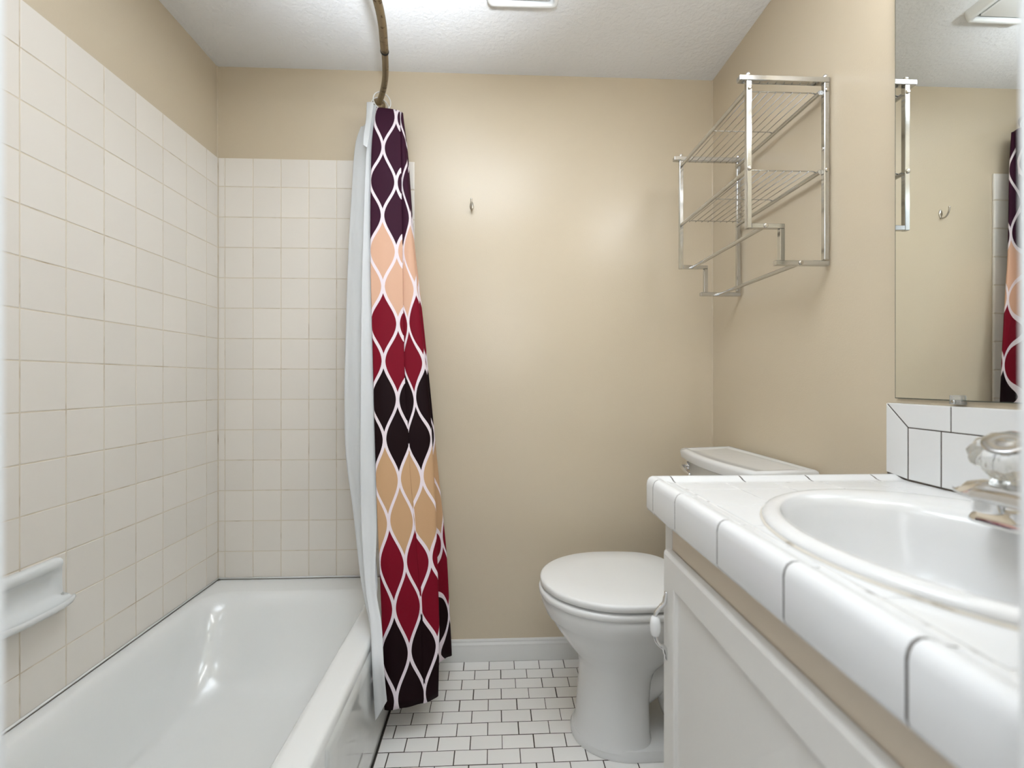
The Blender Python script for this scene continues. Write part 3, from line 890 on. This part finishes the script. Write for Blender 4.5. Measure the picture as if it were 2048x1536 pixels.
# pattern coordinate across the cloth at each level: left edge, crease, valley, middle, right edge
UL = [(-0.4, 1.7, 2.6, 3.7, 4.1), (-0.4, 1.75, 2.7, 3.71, 4.21), (-0.4, 1.8, 2.7, 3.95, 4.5), (-0.4, 1.85, 2.7, 4.19, 4.79), (-0.33, 1.76, 2.6, 4.06, 4.7), (-0.27, 1.81, 2.47, 3.93, 4.62), (-0.2, 1.99, 2.31, 3.81, 4.55), (-0.26, 2.33, 2.67, 3.68, 4.46), (-0.36, 2.51, 2.84, 3.53, 4.26), (-0.5, 2.45, 2.7, 3.35, 3.9), (-0.34, 2.39, 2.58, 3.16, 3.68), (-0.28, 2.36, 2.53, 3.01, 3.48)]
UU = [[l - .15, l, l * .65 + c * .35, c - .05, c + .05, v, m_, r, r + .35, r + .9, r + 1.3, r + 2.0, r + 2.3, r + 3.0] for l, c, v, m_, r in UL]
sheet('curtain_panel', lev, 6, UU, 'ogee', cu, .0012, None, vmap=lambda z: (2.035 - z) / .2715, wob=.0015)

# white liner: z, front fold (x, y), rear edge (x, y)
LI = [(2.222, -.487, 1.703, -.530, 1.752), (2.065, -.485, 1.675, -.544, 1.724), (1.869, -.485, 1.647, -.548, 1.696), (1.674, -.482, 1.618, -.549, 1.667), (1.478, -.479, 1.59, -.547, 1.639), (1.283, -.473, 1.562, -.543, 1.611),
      (1.087, -.466, 1.534, -.537, 1.583), (.892, -.459, 1.506, -.523, 1.555), (.696, -.447, 1.475, -.486, 1.52), (.501, -.418, 1.42, -.440, 1.45), (.395, -.383, 1.36, -.395, 1.385), (.305, -.3595, 1.295, -.360, 1.33), (.145, -.3565, 1.318, -.355, 1.35)]
lev = []
for i, (z, xf, yf, xr, yr) in enumerate(LI):
    t = i / 12
    k = 1 if z > .42 else .35
    xl = max(r_[1] for r_ in CU if abs(r_[0] - z) < .11)
    off = max(.012, xl - xf - .004) if z > .6 else .034
    dy = .010 if z > .6 else .002
    lev.append([(xf + off, yf + dy, z), (xf + off * .5, yf + dy * .4, z), (xf, yf, z), (xf + .014 * k, yf + .020 * k, z), (xf * .6 + xr * .4 + .008 * k, yf * .5 + yr * .5 + .004, z), (xr + .012 * k, yr - .008 * k, z), (xr, yr, z),
                (xr + .018 * k, yr + .014 * k, z), (xr + .030 * k, yr + .010 * k, z), (xr + .05 * k, yr + .018 * k, z)])
    if i == 12:
        lev[-1] = [(x, y, z + (.045, .015, -.012, .004, .040, .062, .075, .06, .05, .05)[j]) for j, (x, y, z) in enumerate(lev[-1])]
    if i == 0:
        lev[-1] = [(x, y, z if j < 4 else z - .062 + .012 * (j == 4)) for j, (x, y, z) in enumerate(lev[-1])]
ln = thing('curtain_liner', (-.50, 1.70, 2.27), 'plain white shower liner hanging between curtain and bathtub', 'curtain liner')
sheet('liner_panel', lev, 5, [0, 1, 2, 3, 4, 5, 6, 7, 8, 9], 'liner', ln, .001, None, wob=.001)
tab = [[(-.492, 1.699, 2.225), (-.474, 1.693, 2.223), (-.463, 1.692, 2.221)], [(-.492, 1.689, 2.153), (-.478, 1.685, 2.153), (-.470, 1.684, 2.153)], [(-.498, 1.675, 2.083), (-.484, 1.673, 2.068), (-.478, 1.671, 2.053)], [(-.494, 1.660, 2.038), (-.486, 1.658, 2.033), (-.480, 1.657, 2.028)]]
sheet('hem_tape', tab, 4, [0, 1, 2], 'liner', ln, .0015, None)

# curtain rings
def ring_geo(c, R, r, tilt):
    c = Vector(c)
    q = Matrix.Rotation(tilt, 3, 'Z')
    return tube([c + q @ Vector((R * math.cos(a), 0, R * math.sin(a))) for a in [2 * math.pi * i / 28 for i in range(29)]], r, 8, False)
for nm, i, lab in (('front', 49, 'white plastic curtain ring nearest on the rod end'), ('back', 52, 'white plastic curtain ring behind the nearest ring on the rod')):
    q = rodpts[i]
    rg_ = obj('curtain_ring', ring_geo((q.x, q.y, q.z - .026), .0335, .0022, .45), 'seatplastic', smooth=True)
    tag(rg_, lab, 'curtain ring', 'rings holding the shower curtain')
